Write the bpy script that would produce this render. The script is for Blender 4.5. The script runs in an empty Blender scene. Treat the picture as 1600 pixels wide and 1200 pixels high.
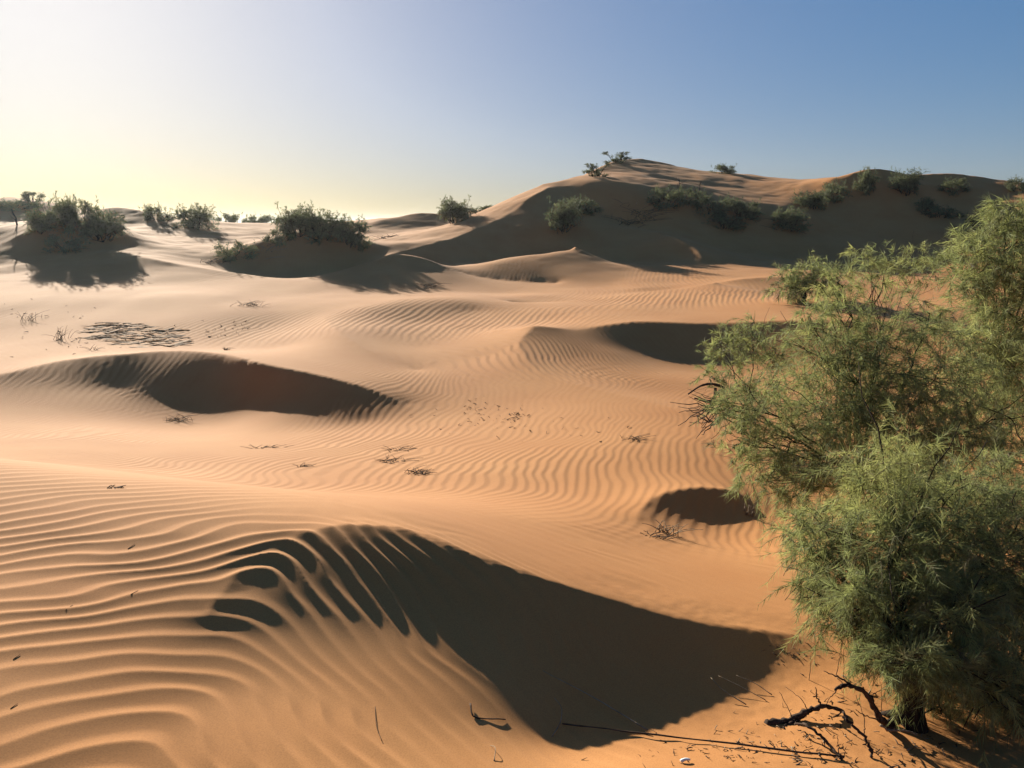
import bpy, math, random, time
import numpy as np

R = math.radians
scene = bpy.context.scene
col = scene.collection

# ------------------------------------------------------------------ camera
FPX = 1202.0                      # focal length in pixels of a 1600 px wide frame
PITCH = math.atan(250.0 / FPX)    # the horizon lies 250 px above the frame centre
CAMZ = 3.0
cam_data = bpy.data.cameras.new('camera')
cam_data.sensor_width = 36.0
cam_data.lens = 36.0 * FPX / 1600.0
cam_data.clip_start = 0.05
cam_data.clip_end = 12000.0
cam = bpy.data.objects.new('camera', cam_data)
cam.location = (0, 0, CAMZ)
cam.rotation_euler = (math.pi / 2 - PITCH, 0, 0)
col.objects.link(cam)
scene.camera = cam

# ------------------------------------------------------------------ sky and sun
SUN_EL, SUN_AZ = R(17.6), R(-31.0)      # azimuth from +Y, negative to the left
world = bpy.data.worlds.new('World')
scene.world = world
world.use_nodes = True
wn = world.node_tree.nodes
sky = wn.new('ShaderNodeTexSky')
sky.sky_type = 'NISHITA'
sky.sun_disc = False
sky.sun_elevation = SUN_EL
sky.sun_rotation = SUN_AZ
sky.altitude = 0
sky.air_density = 0.8
sky.dust_density = 1.5
sky.ozone_density = 2.5
wn['Background'].inputs['Strength'].default_value = 0.073
gam = wn.new('ShaderNodeGamma'); gam.inputs['Gamma'].default_value = 0.42
hsv = wn.new('ShaderNodeHueSaturation'); hsv.inputs['Saturation'].default_value = 2.25
world.node_tree.links.new(sky.outputs['Color'], gam.inputs['Color'])
world.node_tree.links.new(gam.outputs['Color'], hsv.inputs['Color'])
tnt = wn.new('ShaderNodeMix'); tnt.data_type = 'RGBA'; tnt.blend_type = 'MULTIPLY'; tnt.inputs['Factor'].default_value = 1.0
tnt.inputs[7].default_value = (.96, 1.04, 1.22, 1)
world.node_tree.links.new(hsv.outputs['Color'], tnt.inputs[6])
world.node_tree.links.new(tnt.outputs[2], wn['Background'].inputs['Color'])

sun_data = bpy.data.lights.new('sun', 'SUN')
sun_data.energy = 5.0
sun_data.angle = R(0.55)
sun_data.color = (1.0, 0.945, 0.79)
sun = bpy.data.objects.new('sun', sun_data)
sun.rotation_euler = (math.pi / 2 - SUN_EL, 0, math.pi - SUN_AZ)
col.objects.link(sun)

scene.view_settings.view_transform = 'Standard'
scene.view_settings.look = 'None'
scene.view_settings.gamma = 1.0
scene.view_settings.exposure = 1.45
try:
    scene.view_settings.use_curve_mapping = False
except Exception:
    pass
scene.render.engine = 'CYCLES'
scene.cycles.max_bounces = 6
scene.cycles.diffuse_bounces = 3
scene.cycles.transparent_max_bounces = 4
scene.cycles.use_denoising = True

CP, SP = math.cos(PITCH), math.sin(PITCH)
SUNV = np.array([math.sin(SUN_AZ) * math.cos(SUN_EL), math.cos(SUN_AZ) * math.cos(SUN_EL), math.sin(SUN_EL)])


def ray(px, py):
    x, y = (px - 800.0) / FPX, (600.0 - py) / FPX
    return np.array([x, CP + y * SP, -SP + y * CP])


def at(px, py, v):
    """survey point: v > 0 is a ground distance ahead, v < 0 a height below eye level"""
    d = ray(px, py)
    s = v / d[1] if v > 0 else v / d[2]
    return d * s                      # relative to the eye


_sc = np.array([SUNV[0], SUNV[1] * SP + SUNV[2] * CP, SUNV[1] * CP - SUNV[2] * SP])
SUNPX = (800 + FPX * _sc[0] / _sc[2], 600 - FPX * _sc[1] / _sc[2])    # where the sun stands in the picture plane


def shade(px, py, crest):
    """ground point at px,py on the edge of the shadow that the crest line throws"""
    c = catmull([at(*q) for q in crest])
    pc = c[:, 2] * CP + c[:, 1] * SP; pd = c[:, 1] * CP - c[:, 2] * SP
    u, w = 800 + FPX * c[:, 0] / pd, 600 - FPX * pc / pd
    side = (u - SUNPX[0]) * (py - SUNPX[1]) - (w - SUNPX[1]) * (px - SUNPX[0])
    return (cast(px, py, c[int(np.argmin(np.abs(side)))]),)


def cast(px, py, c):
    """ground point seen at px,py that lies where the shadow of crest point c falls"""
    d = ray(px, py); d = d / np.linalg.norm(d)
    w = -np.asarray(c)
    b = d @ SUNV
    # closest approach of line t*d and line c - s*SUNV
    a1 = d @ np.asarray(c); a2 = SUNV @ np.asarray(c)
    t = (a1 - b * a2) / (1 - b * b)
    return d * t

# ------------------------------------------------------------------ numpy noise
def _hash(ix, iy, seed):
    n = (ix.astype(np.int64) * 374761393 + iy.astype(np.int64) * 668265263 + seed * 1442695041) & 0xffffffff
    n = ((n ^ (n >> 13)) * 1274126177) & 0xffffffff
    n = (n ^ (n >> 16)) & 0xffffffff
    return n.astype(np.float64) / 4294967295.0


def vnoise(x, y, seed=0):
    x = np.asarray(x, float); y = np.asarray(y, float)
    ix, iy = np.floor(x), np.floor(y)
    fx, fy = x - ix, y - iy
    fx = fx * fx * fx * (fx * (fx * 6 - 15) + 10); fy = fy * fy * fy * (fy * (fy * 6 - 15) + 10)
    a = _hash(ix, iy, seed); b = _hash(ix + 1, iy, seed)
    c = _hash(ix, iy + 1, seed); d = _hash(ix + 1, iy + 1, seed)
    return ((a * (1 - fx) + b * fx) * (1 - fy) + (c * (1 - fx) + d * fx) * fy) * 2 - 1


def fbm(x, y, octaves=3, seed=0):
    s, a, f = 0, 1.0, 1.0
    for k in range(octaves):
        s = s + a * vnoise(x * f + 17.3 * k, y * f - 9.1 * k, seed + k)
        a *= .5; f *= 2.03
    return s


def smooth(a, b, x):
    t = np.clip((x - a) / (b - a), 0, 1)
    return t * t * (3 - 2 * t)


def catmull(pts, step=10):
    pts = np.array(pts)
    if len(pts) < 3:
        t = np.linspace(0, 1, step * 4)[:, None]
        return pts[0] * (1 - t) + pts[1] * t
    q = np.vstack([2 * pts[0] - pts[1], pts, 2 * pts[-1] - pts[-2]])
    out = []
    for i in range(1, len(q) - 2):
        p0, p1, p2, p3 = q[i - 1], q[i], q[i + 1], q[i + 2]
        d = [max(np.linalg.norm(b - a) ** .5, 1e-4) for a, b in ((p0, p1), (p1, p2), (p2, p3))]
        m1 = (p2 - p1) + d[1] * ((p1 - p0) / d[0] - (p2 - p0) / (d[0] + d[1])) * 1.0
        m2 = (p2 - p1) + d[1] * ((p3 - p2) / d[2] - (p3 - p1) / (d[1] + d[2])) * 1.0
        n = 60
        t = np.linspace(0, 1, n, endpoint=False)[:, None]
        out.append((2 * t ** 3 - 3 * t ** 2 + 1) * p1 + (t ** 3 - 2 * t ** 2 + t) * m1 + (-2 * t ** 3 + 3 * t ** 2) * p2 + (t ** 3 - t ** 2) * m2)
    out.append(pts[-1:])
    return np.vstack(out)


# ------------------------------------------------------------------ survey lines of the dunes
# c = crest (the surface may fold there), s = smooth line, p = separate points
LINES = []
def C(*p): LINES.append(('c', [at(*q) if len(q) == 3 else q[0] for q in p]))
def S(*p): LINES.append(('s', [at(*q) if len(q) == 3 else q[0] for q in p]))
def P(*p): LINES.append(('p', [at(*q) if len(q) == 3 else q[0] for q in p]))
def W(*p): LINES.append(('p', [np.array(q, float) for q in p]))

# ground round the photographer
W((0, -1.4, -1.6), (0, 0, -1.62), (-1.5, 0, -1.5), (1.5, 0, -1.9), (-1.2, 1.2, -1.52), (0.2, 1.2, -1.72), (1.6, 1.2, -2.02), (-1, -1, -1.5), (1, -1, -1.8))
# near dune: back rim, then the crescent crest
S((-250, 705, -1.42), (0, 740, -1.47), (153, 762, -1.52), (350, 788, -1.57), (525, 803, -1.61), (620, 801, -1.67), (712, 806, -1.88), (825, 816, -2.08), (937, 826, -2.26), (1050, 859, -2.35), (1200, 892, -2.37), (1400, 930, -2.38), (1600, 960, -2.35))
NEAR = [(325, 955, -1.595), (350, 920, -1.59), (405, 868, -1.585), (470, 835, -1.575), (560, 819, -1.58), (640, 830, -1.61), (690, 848, -1.64), (750, 871, -1.69), (850, 905, -1.78), (1000, 950, -1.92), (1100, 973, -2.0), (1200, 986, -2.06), (1250, 994, -2.1)]
C(*NEAR)
S((360, 1010, -1.662), (440, 988, -1.704), (530, 955, -1.722), (620, 935, -1.756), (680, 965, -1.812))
P((500, 1050, -1.76), (620, 1050, -1.81), (700, 1090, -1.86), (600, 1160, -1.79), (400, 1150, -1.68), (200, 1150, -1.58), (0, 1150, -1.5), (0, 900, -1.47), (150, 950, -1.52), (250, 880, -1.55), (200, 1040, -1.56), (-200, 1000, -1.43), (350, 1090, -1.68))
def tipz(px, py, cx, cy, cz): return (cast(px, py, at(cx, cy, cz)),)
S(*[shade(a, b, NEAR) for a, b in ((800, 1085), (860, 1160), (900, 1172), (950, 1163), (1000, 1150), (1050, 1136), (1100, 1120), (1140, 1105), (1180, 1088), (1215, 1060), (1228, 1025))])
S((1290, 1010, -2.12), (1300, 1090, -2.1), (1300, 1190, -2.04))
P((1430, 1130, -2.1), (1600, 1150, -2.1), (1500, 1050, -2.13), (1150, 1190, -1.98), (1000, 1195, -1.95), (780, 1195, -1.88), (1420, 1000, -2.18), (1600, 1000, -2.2))
# basin behind the near dune
P((60, 700, -2.55), (250, 735, -2.6), (450, 770, -2.45), (650, 770, -2.48), (0, 670, -2.85), (150, 670, -2.95), (300, 690, -2.95), (450, 700, -2.92), (600, 700, -2.85), (720, 740, -2.6), (800, 690, -2.75), (850, 760, -2.58), (950, 700, -2.6), (950, 780, -2.55), (700, 650, -2.88), (800, 640, -2.8), (900, 650, -2.7), (1060, 690, -2.6), (960, 805, -2.4))
# hollow beside the bush
C((1000, 808, -2.43), (1008, 790, -2.46), (1030, 774, -2.48), (1060, 766, -2.5), (1100, 762, -2.53), (1150, 766, -2.56))
S((1030, 808, -2.51), (1075, 800, -2.59), (1120, 795, -2.65), (1160, 790, -2.67))
P(tipz(1100, 828, 1045, 770, -2.49), tipz(1160, 815, 1100, 762, -2.53), (1130, 850, -2.6), (1200, 860, -2.56), (1300, 850, -2.6), (1080, 715, -2.6), (1150, 720, -2.65), (1300, 700, -2.7), (1450, 700, -2.7), (1600, 700, -2.7), (1600, 850, -2.5))
# slip-face dune on the left of the basin
SLIP = [(-150, 612, -2.72), (0, 585, -2.62), (100, 563, -2.55), (200, 552, -2.5), (270, 548, -2.47), (340, 553, -2.45), (410, 569, -2.45), (520, 590, -2.55), (600, 614, -2.72), (640, 632, -2.85)]
C(*SLIP)
S((-100, 650, -2.85), (0, 640, -2.88), (100, 625, -2.93), (190, 608, -2.97))
S((250, 590, -2.80), (300, 596, -2.86), (360, 603, -2.87), (430, 620, -2.88), (520, 636, -2.88), (590, 645, -2.9))
S(*[shade(a, b, SLIP) for a, b in ((255, 613), (310, 626), (380, 638), (450, 648), (520, 655), (580, 659))])
P((640, 655, -2.92), (500, 675, -3.0))
# flat with the clay patch, left
P((60, 540, 17.2), (0, 520, 18.6), (200, 525, 18.4), (300, 530, 17.9), (120, 500, 19.8), (0, 470, 22.5), (240, 500, 19.8), (350, 515, 19.0), (50, 455, 24.5), (150, 470, 22.5), (300, 475, 22.2), (400, 480, 22))
# rounded dune in the middle
S((345, 545, -2.75), (385, 525, -2.7), (430, 509, -2.6), (500, 490, -2.38), (560, 479, -2.22), (610, 475, -2.18))
S((640, 476, 21.5), (700, 469, 22.0), (760, 477, 21.5), (800, 487, 20.5))
C((505, 492, -2.38), (530, 520, -2.42), (580, 548, -2.55), (655, 578, -2.72))
P((620, 520, -2.56), (660, 545, -2.69), (450, 545, -2.75), (700, 600, -2.75), (600, 510, -2.4), (660, 505, -2.5), (680, 530, -2.6), (740, 495, -2.5), (720, 515, -2.55), (760, 560, -2.65))
C((775, 515, 17.6), (808, 513, 17.0), (835, 509, 16.6), (900, 514, 16.8), (950, 506, 17.2), (1000, 501, 17.4), (1100, 504, 17.2), (1240, 500, 17.0), (1400, 500, 17))
C((835, 509, 16.6), (814, 530, 15.8), (818, 552, 14.8), (850, 580, 13.6), (920, 604, 12.5), (1000, 624, 11.6), (1080, 645, 10.7))
P((900, 560, -2.58), (940, 580, -2.66), (980, 585, -2.7), (1000, 602, -2.74), (1080, 622, -2.76), (1200, 600, -2.85), (1200, 640, -2.8), (860, 545, -2.45), (905, 535, -2.40), (960, 545, -2.47), (1300, 600, -2.85), (1040, 612, -2.77))
BOWL = [(900, 514, 16.8), (950, 506, 17.2), (1000, 501, 17.4), (1100, 504, 17.2), (1240, 500, 17.0)]
S(*[shade(a, b, BOWL) for a, b in ((985, 543), (1020, 558), (1060, 566), (1110, 570), (1160, 572))])
P((1040, 590, -2.7), (1100, 595, -2.72))
# wave-like crests behind
S((660, 505, -2.5), (800, 505, 19), (900, 495, 19.2), (1000, 485, 20.2), (1130, 478, 20.8), (1240, 474, 20.6), (1330, 470, 20.5))
C((800, 476, 23.0), (880, 470, 23.5), (960, 461, 24.3), (1060, 452, 25.0), (1120, 441, 25.6))
S((960, 455, 25.9), (1030, 458, 25.9), (1065, 452, 26.2))
C((985, 449, 27.0), (1060, 446, 27.0), (1130, 436, 27.0), (1165, 431, 27.2), (1220, 431, 27.2), (1320, 440, 27))
S((1120, 441, 25.6), (1150, 452, 24.6), (1200, 462, 23.7), (1240, 470, 23.0), (1310, 470, 23))
P((1180, 458, 25.2), (1220, 462, 25.0))
S((230, 447, 26), (300, 445, 26.3), (400, 447, 26.5), (470, 452, 26.2), (600, 457, 26), (700, 454, 26.5), (800, 454, 27))
P((350, 462, 24), (450, 470, 23.5), (560, 466, 24), (680, 461, 24.5), (800, 462, 25))
# rim before the shrub mound
C((150, 395, 31.5), (200, 400, 31), (240, 404, 30.5), (300, 416, 30), (380, 426, 29.6), (450, 431, 29.4), (530, 420, 29.8), (580, 406, 30.4), (620, 395, 31.0), (660, 401, 31.0), (725, 425, 30.4), (820, 437, 29.8), (870, 441, 29.6))
P((350, 435, 28), (470, 441, 27.6), (600, 430, 28.4), (620, 443, 27.4), (700, 443, 27.6))
W((-10.5, 31.5, -2.3), (-8.6, 31.6, -2.35), (-6.6, 32.0, -2.2), (-5.2, 32.0, -1.9), (-11.5, 32.2, -1.7), (-4.2, 33.0, -1.75))
S((330, 404, 32.8), (370, 390, 33.3), (410, 374, 33.7), (450, 362, 34), (500, 357, 34.3), (545, 368, 34.3), (588, 404, 33.8))
W((-8.9, 37.5, -0.9), (-10.8, 37.5, -1.2), (-6.5, 38, -1.0))
# dome of lit sand below the big ridge
S((735, 422, 31.2), (760, 408, 32.2), (800, 398, 33.0), (850, 395, 33.4), (900, 385, 34.0))
C((900, 385, 34.0), (925, 397, 33.4), (960, 410, 32.8), (1000, 414, 32.4), (1060, 416, 32.2), (1200, 419, 32), (1400, 430, 31))
P((800, 425, 30.5), (880, 425, 30.3), (850, 410, 31.7), (900, 405, 32.2), (950, 432, 30), (1050, 430, 30), (1180, 424, 30.2))
W((-3.3, 33.6, -2.0), (-1.6, 34.8, -2.15), (0.5, 35.4, -2.1), (2.0, 36.0, -2.0), (3.6, 35.0, -2.1), (5.2, 34.6, -2.2), (7.4, 34.5, -2.2))
# big ridge
C((600, 392, 33.5), (640, 387, 35.0), (700, 374, 36.6), (760, 351, 38.6), (800, 330, 40.0), (835, 305, 41.3), (858, 291, 42.5))
S((690, 353, 41), (730, 340, 42.5), (770, 323, 43.5), (820, 301, 44), (850, 288, 44))
C((850, 288, 44), (885, 281, 45), (920, 270, 48), (955, 254, 52), (985, 248, 55), (1010, 247, 56), (1050, 257, 56))
C((1050, 257, 56), (1065, 263, 56), (1120, 268, 55.5), (1180, 274, 54.5), (1250, 280, 52), (1300, 276, 46.5), (1380, 265, 46), (1430, 269, 46), (1500, 270, 46), (1560, 279, 46), (1620, 288, 46), (1800, 300, 46))
C((905, 318, 41.6), (940, 334, 41.0), (1000, 356, 39.2), (1040, 368, 36.8), (1080, 384, 34.8), (1100, 402, 33.6), (1108, 414, 33.0))
P((850, 350, 37.6), (900, 365, 36.8), (960, 388, 35.8), (1010, 388, 34.6), (760, 385, 36.2), (1040, 402, 33.4))
P((1030, 280, 47.4), (965, 275, 46.4), (1080, 290, 47), (1150, 300, 46.6), (1220, 305, 46.2))
S((905, 296, 42.4), (960, 300, 41.8), (1010, 306, 41.5), (1060, 318, 41.4), (1150, 327, 41.6), (1240, 322, 42.2))
P((1150, 370, 39.8), (1060, 350, 40.4), (1200, 395, 37.6), (1240, 350, 41), (1150, 395, 37.0))
P((1300, 310, 44.5), (1300, 350, 42), (1300, 400, 38), (1400, 300, 44), (1400, 340, 42), (1400, 390, 38), (1500, 310, 43.5), (1500, 350, 41.5), (1500, 395, 38), (1565, 312, 41.0), (1600, 330, 39), (1600, 380, 36), (1350, 425, 34.5), (1450, 425, 34.5), (1250, 415, 34.6))
W((0, 48, 0.5), (-3, 46, -0.8), (6, 65, 2.0), (20, 65, 2.0), (35, 62, 1), (0, 70, -0.5), (20, 80, -1), (44, 46, 2))
# back dunes, left and centre
C((560, 352, 47), (600, 341, 48), (640, 333, 49), (690, 334, 50), (750, 338, 52))
P((640, 360, 42), (600, 370, 40), (690, 352, 43.5))
C((130, 333, 50), (165, 326, 50), (200, 325, 49.5), (230, 334, 48), (260, 347, 46), (300, 361, 44), (340, 370, 42))
S((0, 352, 38), (55, 343, 38.5), (75, 345, 38.5))
S((15, 375, 33.6), (60, 353, 34.0), (110, 343, 34.4), (150, 350, 34.4), (185, 373, 34.0), (208, 393, 33.2))
P((100, 400, 32.6), (40, 400, 32), (140, 430, 28.4), (60, 430, 28), (0, 440, 27), (200, 435, 27.8), (260, 390, 37), (230, 375, 41), (300, 385, 37), (0, 390, 33), (-150, 380, 34), (-150, 440, 27), (-100, 520, 19))
C((-150, 302, 62), (0, 306, 62), (60, 311, 62), (110, 322, 62))
P((0, 330, 59), (60, 332, 59), (0, 345, 56.5), (60, 345, 56.5), (110, 340, 58.5), (-100, 330, 59), (200, 346, 47.4), (165, 348, 47.6), (235, 356, 45.6))
C((340, 356, 62), (375, 352, 62), (410, 362, 58))
W((-20, 75, -0.2), (-35, 75, -0.2), (-45, 66, 1.5), (-10, 75, -0.5), (-30, 100, -0.3), (-50, 100, -0.3), (0, 110, -1), (40, 110, -1), (70, 110, -1), (-80, 100, -0.5))

# ------------------------------------------------------------------ spline under tension through the survey, on a polar grid
POLE = (0.0, -2.5)
TH0, TH1 = R(-46), R(46)
V0, V1 = math.log(1.1), math.log(130.0)


def polar(x, y):
    dx, dy = x - POLE[0], y - POLE[1]
    return np.arctan2(dx, dy), np.log(np.maximum(np.hypot(dx, dy), 1e-3))


def solve_terrain():
    samples = []
    for kind, pts in LINES:
        if kind == 'p':
            samples += [(p, 0, 3.0) for p in pts]
        else:
            samples += [(p, kind == 'c', 1.0) for p in catmull(pts)]
    sp = np.array([s[0] for s in samples]); sc_ = np.array([s[1] for s in samples], bool); sw = np.array([s[2] for s in samples])
    th, v = polar(sp[:, 0], sp[:, 1])
    z = None
    for lev in (16, 8, 4, 2, 1):
        nt, nr = 672 // lev, 960 // lev
        ht, hv = (TH1 - TH0) / (nt - 1), (V1 - V0) / (nr - 1)
        it = np.rint((th - TH0) / ht).astype(int); iv = np.rint((v - V0) / hv).astype(int)
        ok = (it >= 0) & (it < nt) & (iv >= 0) & (iv < nr)
        num = np.zeros((nr, nt)); den = np.zeros((nr, nt)); crease = np.zeros((nr, nt), bool)
        np.add.at(num, (iv[ok], it[ok]), sp[ok, 2] * sw[ok]); np.add.at(den, (iv[ok], it[ok]), sw[ok])
        k = ok & sc_
        crease[iv[k], it[k]] = True
        tgt = np.where(den > 0, num / np.maximum(den, 1e-9), 0)
        wd = np.where(den > 0, 60.0, 0.0)
        ax, ay = ht / hv, hv / ht
        ax, ay = (ht / hv), (hv / ht)
        LEN = 0.10
        wb = np.where(crease, 0.0, LEN * LEN / (ht * hv))

        def lap(q):
            p = np.pad(q, 1, mode='edge')
            return ax * (p[2:, 1:-1] + p[:-2, 1:-1] - 2 * q) + ay * (p[1:-1, 2:] + p[1:-1, :-2] - 2 * q)

        def A(q):
            l = lap(q)
            return lap(wb * l) - l + wd * q
        if z is None:
            z = np.full((nr, nt), -2.0)
        else:
            from_r = np.linspace(0, z.shape[0] - 1, nr); from_t = np.linspace(0, z.shape[1] - 1, nt)
            z = bilinear(z, from_r[:, None], from_t[None, :])
        b = wd * tgt
        diag = wb * 4 * (ax + ay) ** 2 + 2 * (ax + ay) + wd + 20 * LEN * LEN / (ht * hv) * .3
        r = b - A(z); y = r / diag; p = y.copy(); rz = (r * y).sum()
        for i in range(400 if lev > 1 else 260):
            Ap = A(p); al = rz / (p * Ap).sum()
            z = z + al * p; r = r - al * Ap
            y = r / diag; rz2 = (r * y).sum()
            if rz2 < 1e-9: break
            p = y + (rz2 / rz) * p; rz = rz2
    return z


def bilinear(g, fr, ft):
    fr = np.clip(fr, 0, g.shape[0] - 1.001); ft = np.clip(ft, 0, g.shape[1] - 1.001)
    i, j = np.floor(fr).astype(int), np.floor(ft).astype(int)
    a, b = fr - i, ft - j
    return (g[i, j] * (1 - b) + g[i, j + 1] * b) * (1 - a) + (g[i + 1, j] * (1 - b) + g[i + 1, j + 1] * b) * a


_t = time.time()
ZG = solve_terrain()
# soften the grid a little (wind rounds the crests)
for _ in range(1):
    q = np.pad(ZG, 1, mode='edge')
    ZG = (q[1:-1, 1:-1] * 4 + q[2:, 1:-1] + q[:-2, 1:-1] + q[1:-1, 2:] + q[1:-1, :-2]) / 8
print('terrain solve', round(time.time() - _t, 1), 's')


def base_z(x, y):
    """height of the smooth dunes relative to the eye"""
    th, v = polar(x, y)
    far = smooth(V1 - .55, V1 - .02, v)
    ang = smooth(R(40), R(46), np.abs(th))
    nt, nr = ZG.shape[1], ZG.shape[0]
    zz = bilinear(ZG, (v - V0) / (V1 - V0) * (nr - 1), (th - TH0) / (TH1 - TH0) * (nt - 1))
    wild = -1.2 + 1.6 * fbm(x / 37.0 + 3, y / 37.0, 3, 5) * smooth(4, 40, np.hypot(x, y))
    wild = wild - 6.0 * smooth(150, 900, np.hypot(x, y))
    wild = np.where(np.hypot(x, y) < 12, -1.7, wild) * smooth(3, 14, np.hypot(x, y)) + (-1.6) * (1 - smooth(3, 14, np.hypot(x, y)))
    k = np.maximum(far, ang)
    return zz * (1 - k) + wild * k


# ------------------------------------------------------------------ wind ripples
def crest_profile(ph, sharp=1.25):
    """0..1, narrow crests over wide rounded troughs; ph in cycles, steeper on the lee side"""
    f = ph - np.floor(ph)
    f = np.where(f < .62, f / .62 * .5, .5 + (f - .62) / .38 * .5)
    t = np.abs(2 * f - 1)                    # 1 at the ends, 0 in the middle
    return (1 - t) ** sharp


def ripples(x, y):
    x = np.asarray(x, float); y = np.asarray(y, float)
    d = np.hypot(x, y)
    out = np.zeros_like(x)
    # near dune: the ripples turn over the crescent crest
    m = (y < 7.5) & (d < 12)
    if m.any():
        X, Y = x[m], y[m]
        u = X + 1.12 + .05 * vnoise(Y * 2, X * 2, 3)
        w = .10
        soft = np.sqrt(u * u + w * w)
        g = 1.2 * u + 6.7 * soft
        ph = 6.6 * Y + g + .46 * vnoise(X / .85, Y / .5, 11) + .34 * vnoise(X / .3, Y / .24, 12) + .35 * vnoise(X / 2.2, Y / 2.2, 13)
        left = smooth(.25, -.35, u)
        back = smooth(3.55, 4.25, Y + .35 * (X + .6) * (X > -.6)) * smooth(-2.4, -.9, X)
        floor = smooth(.15, .75, X - .45 * (3.6 - Y)) * smooth(4.4, 3.6, Y)
        amp = (.0088 * left + .0112 * (1 - left)) * (1 - .93 * back) * (1 - .8 * floor) * (.75 + .45 * vnoise(X / .9, Y / .7, 14))
        amp = amp * smooth(5.2, 4.3, Y) * (1 + 1.5 * np.exp(-((X + .85) ** 2 + (Y - 3.65) ** 2) / .2))
        h = amp * crest_profile(ph, 1.5)
        # faint pattern on the smooth back
        ph2 = 5.5 * (.55 * X + .8 * Y) + 1.0 * vnoise(X / .8, Y / .6, 21) + .5 * vnoise(X / .25, Y / .25, 22)
        h = h + .0035 * back * (.5 + .5 * np.sin(2 * np.pi * ph2)) * (.6 + .6 * vnoise(X / .7, Y / .7, 23)) * smooth(7, 5, Y)
        h = h + .0012 * floor * fbm(X / .05, Y / .05, 2, 24) + .008 * floor * vnoise(X / .35, Y / .25, 25)
        out[m] += h
    # basin behind it
    m = (y > 4.6) & (y < 17) & (np.abs(x) < 16)
    if m.any():
        X, Y = x[m], y[m]
        k = smooth(4.9, 6.4, Y) * smooth(15.5, 12.5, Y)
        wx = X + .9 * vnoise(X / 3.1, Y / 3.1, 31) + .16 * vnoise(X / .8, Y / .8, 32)
        wy = Y + 1.3 * vnoise(X / 3.7 + 9, Y / 3.7, 33)
        ph = 8.8 * (.90 * wx - .36 * wy) + .32 * vnoise(X / .35, Y / .35, 34)
        amp = .0095 * k * (.68 + .6 * vnoise(X / 2.0, Y / 2.0, 35))
        out[m] += np.maximum(amp, 0) * crest_profile(ph, 1.1)
    # bowl right of the middle, and the middle dune
    m = (y > 11) & (y < 21) & (np.abs(x) < 16)
    if m.any():
        X, Y = x[m], y[m]
        k = smooth(12.0, 14.0, Y) * smooth(20, 18.0, Y)
        wx = X + .7 * vnoise(X / 2.7, Y / 2.7, 41)
        wy = Y + 1.0 * vnoise(X / 3.1, Y / 3.1, 43)
        ph = 6.6 * (.88 * wx + .46 * wy) + .3 * vnoise(X / .4, Y / .4, 44)
        lit = smooth(-3.2, .2, X) + .45 * smooth(-4, -7, X)
        amp = .013 * k * lit * (.8 + .5 * vnoise(X / 2.2, Y / 2.2, 45))
        out[m] += np.maximum(amp, 0) * crest_profile(ph, 1.1)
    # waves further back
    m = (y > 16) & (y < 40) & (np.abs(x) < 30)
    if m.any():
        X, Y = x[m], y[m]
        k = smooth(16.5, 19, Y) * smooth(36, 27, Y)
        wx = X + .9 * vnoise(X / 4, Y / 5, 51)
        ph = 6.0 * (.95 * wx - .22 * (Y + 1.2 * vnoise(X / 5, Y / 5, 53))) + .3 * vnoise(X / .6, Y / .6, 54)
        amp = .015 * k * (.5 + .75 * vnoise(X / 3.2, Y / 3.2, 55))
        out[m] += np.maximum(amp, 0) * crest_profile(ph, 1.1)
    # broad undulation of the sand
    k = (.25 + .75 * smooth(15, 24, d)) * smooth(6, 12, d) * smooth(140, 60, d)
    out += k * (.05 * fbm(x / 2.6, y / 3.4, 2, 61) + .06 * vnoise(x / 7.5, y / 7.5, 63))
    k = smooth(28, 38, d) * smooth(150, 70, d)
    out += k * .06 * fbm(x / 2.3, y / 1.7, 3, 66)
    return out


def ground(x, y):
    """world height of the sand at x, y"""
    x = np.asarray(x, float); y = np.asarray(y, float)
    return base_z(x, y) + ripples(x, y) + CAMZ


def gz(x, y):
    return float(ground(np.array([x]), np.array([y]))[0])


# ------------------------------------------------------------------ materials
def mat(name):
    m = bpy.data.materials.new(name)
    m.use_nodes = True
    return m, m.node_tree.nodes, m.node_tree.links, m.node_tree.nodes['Principled BSDF']


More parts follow.
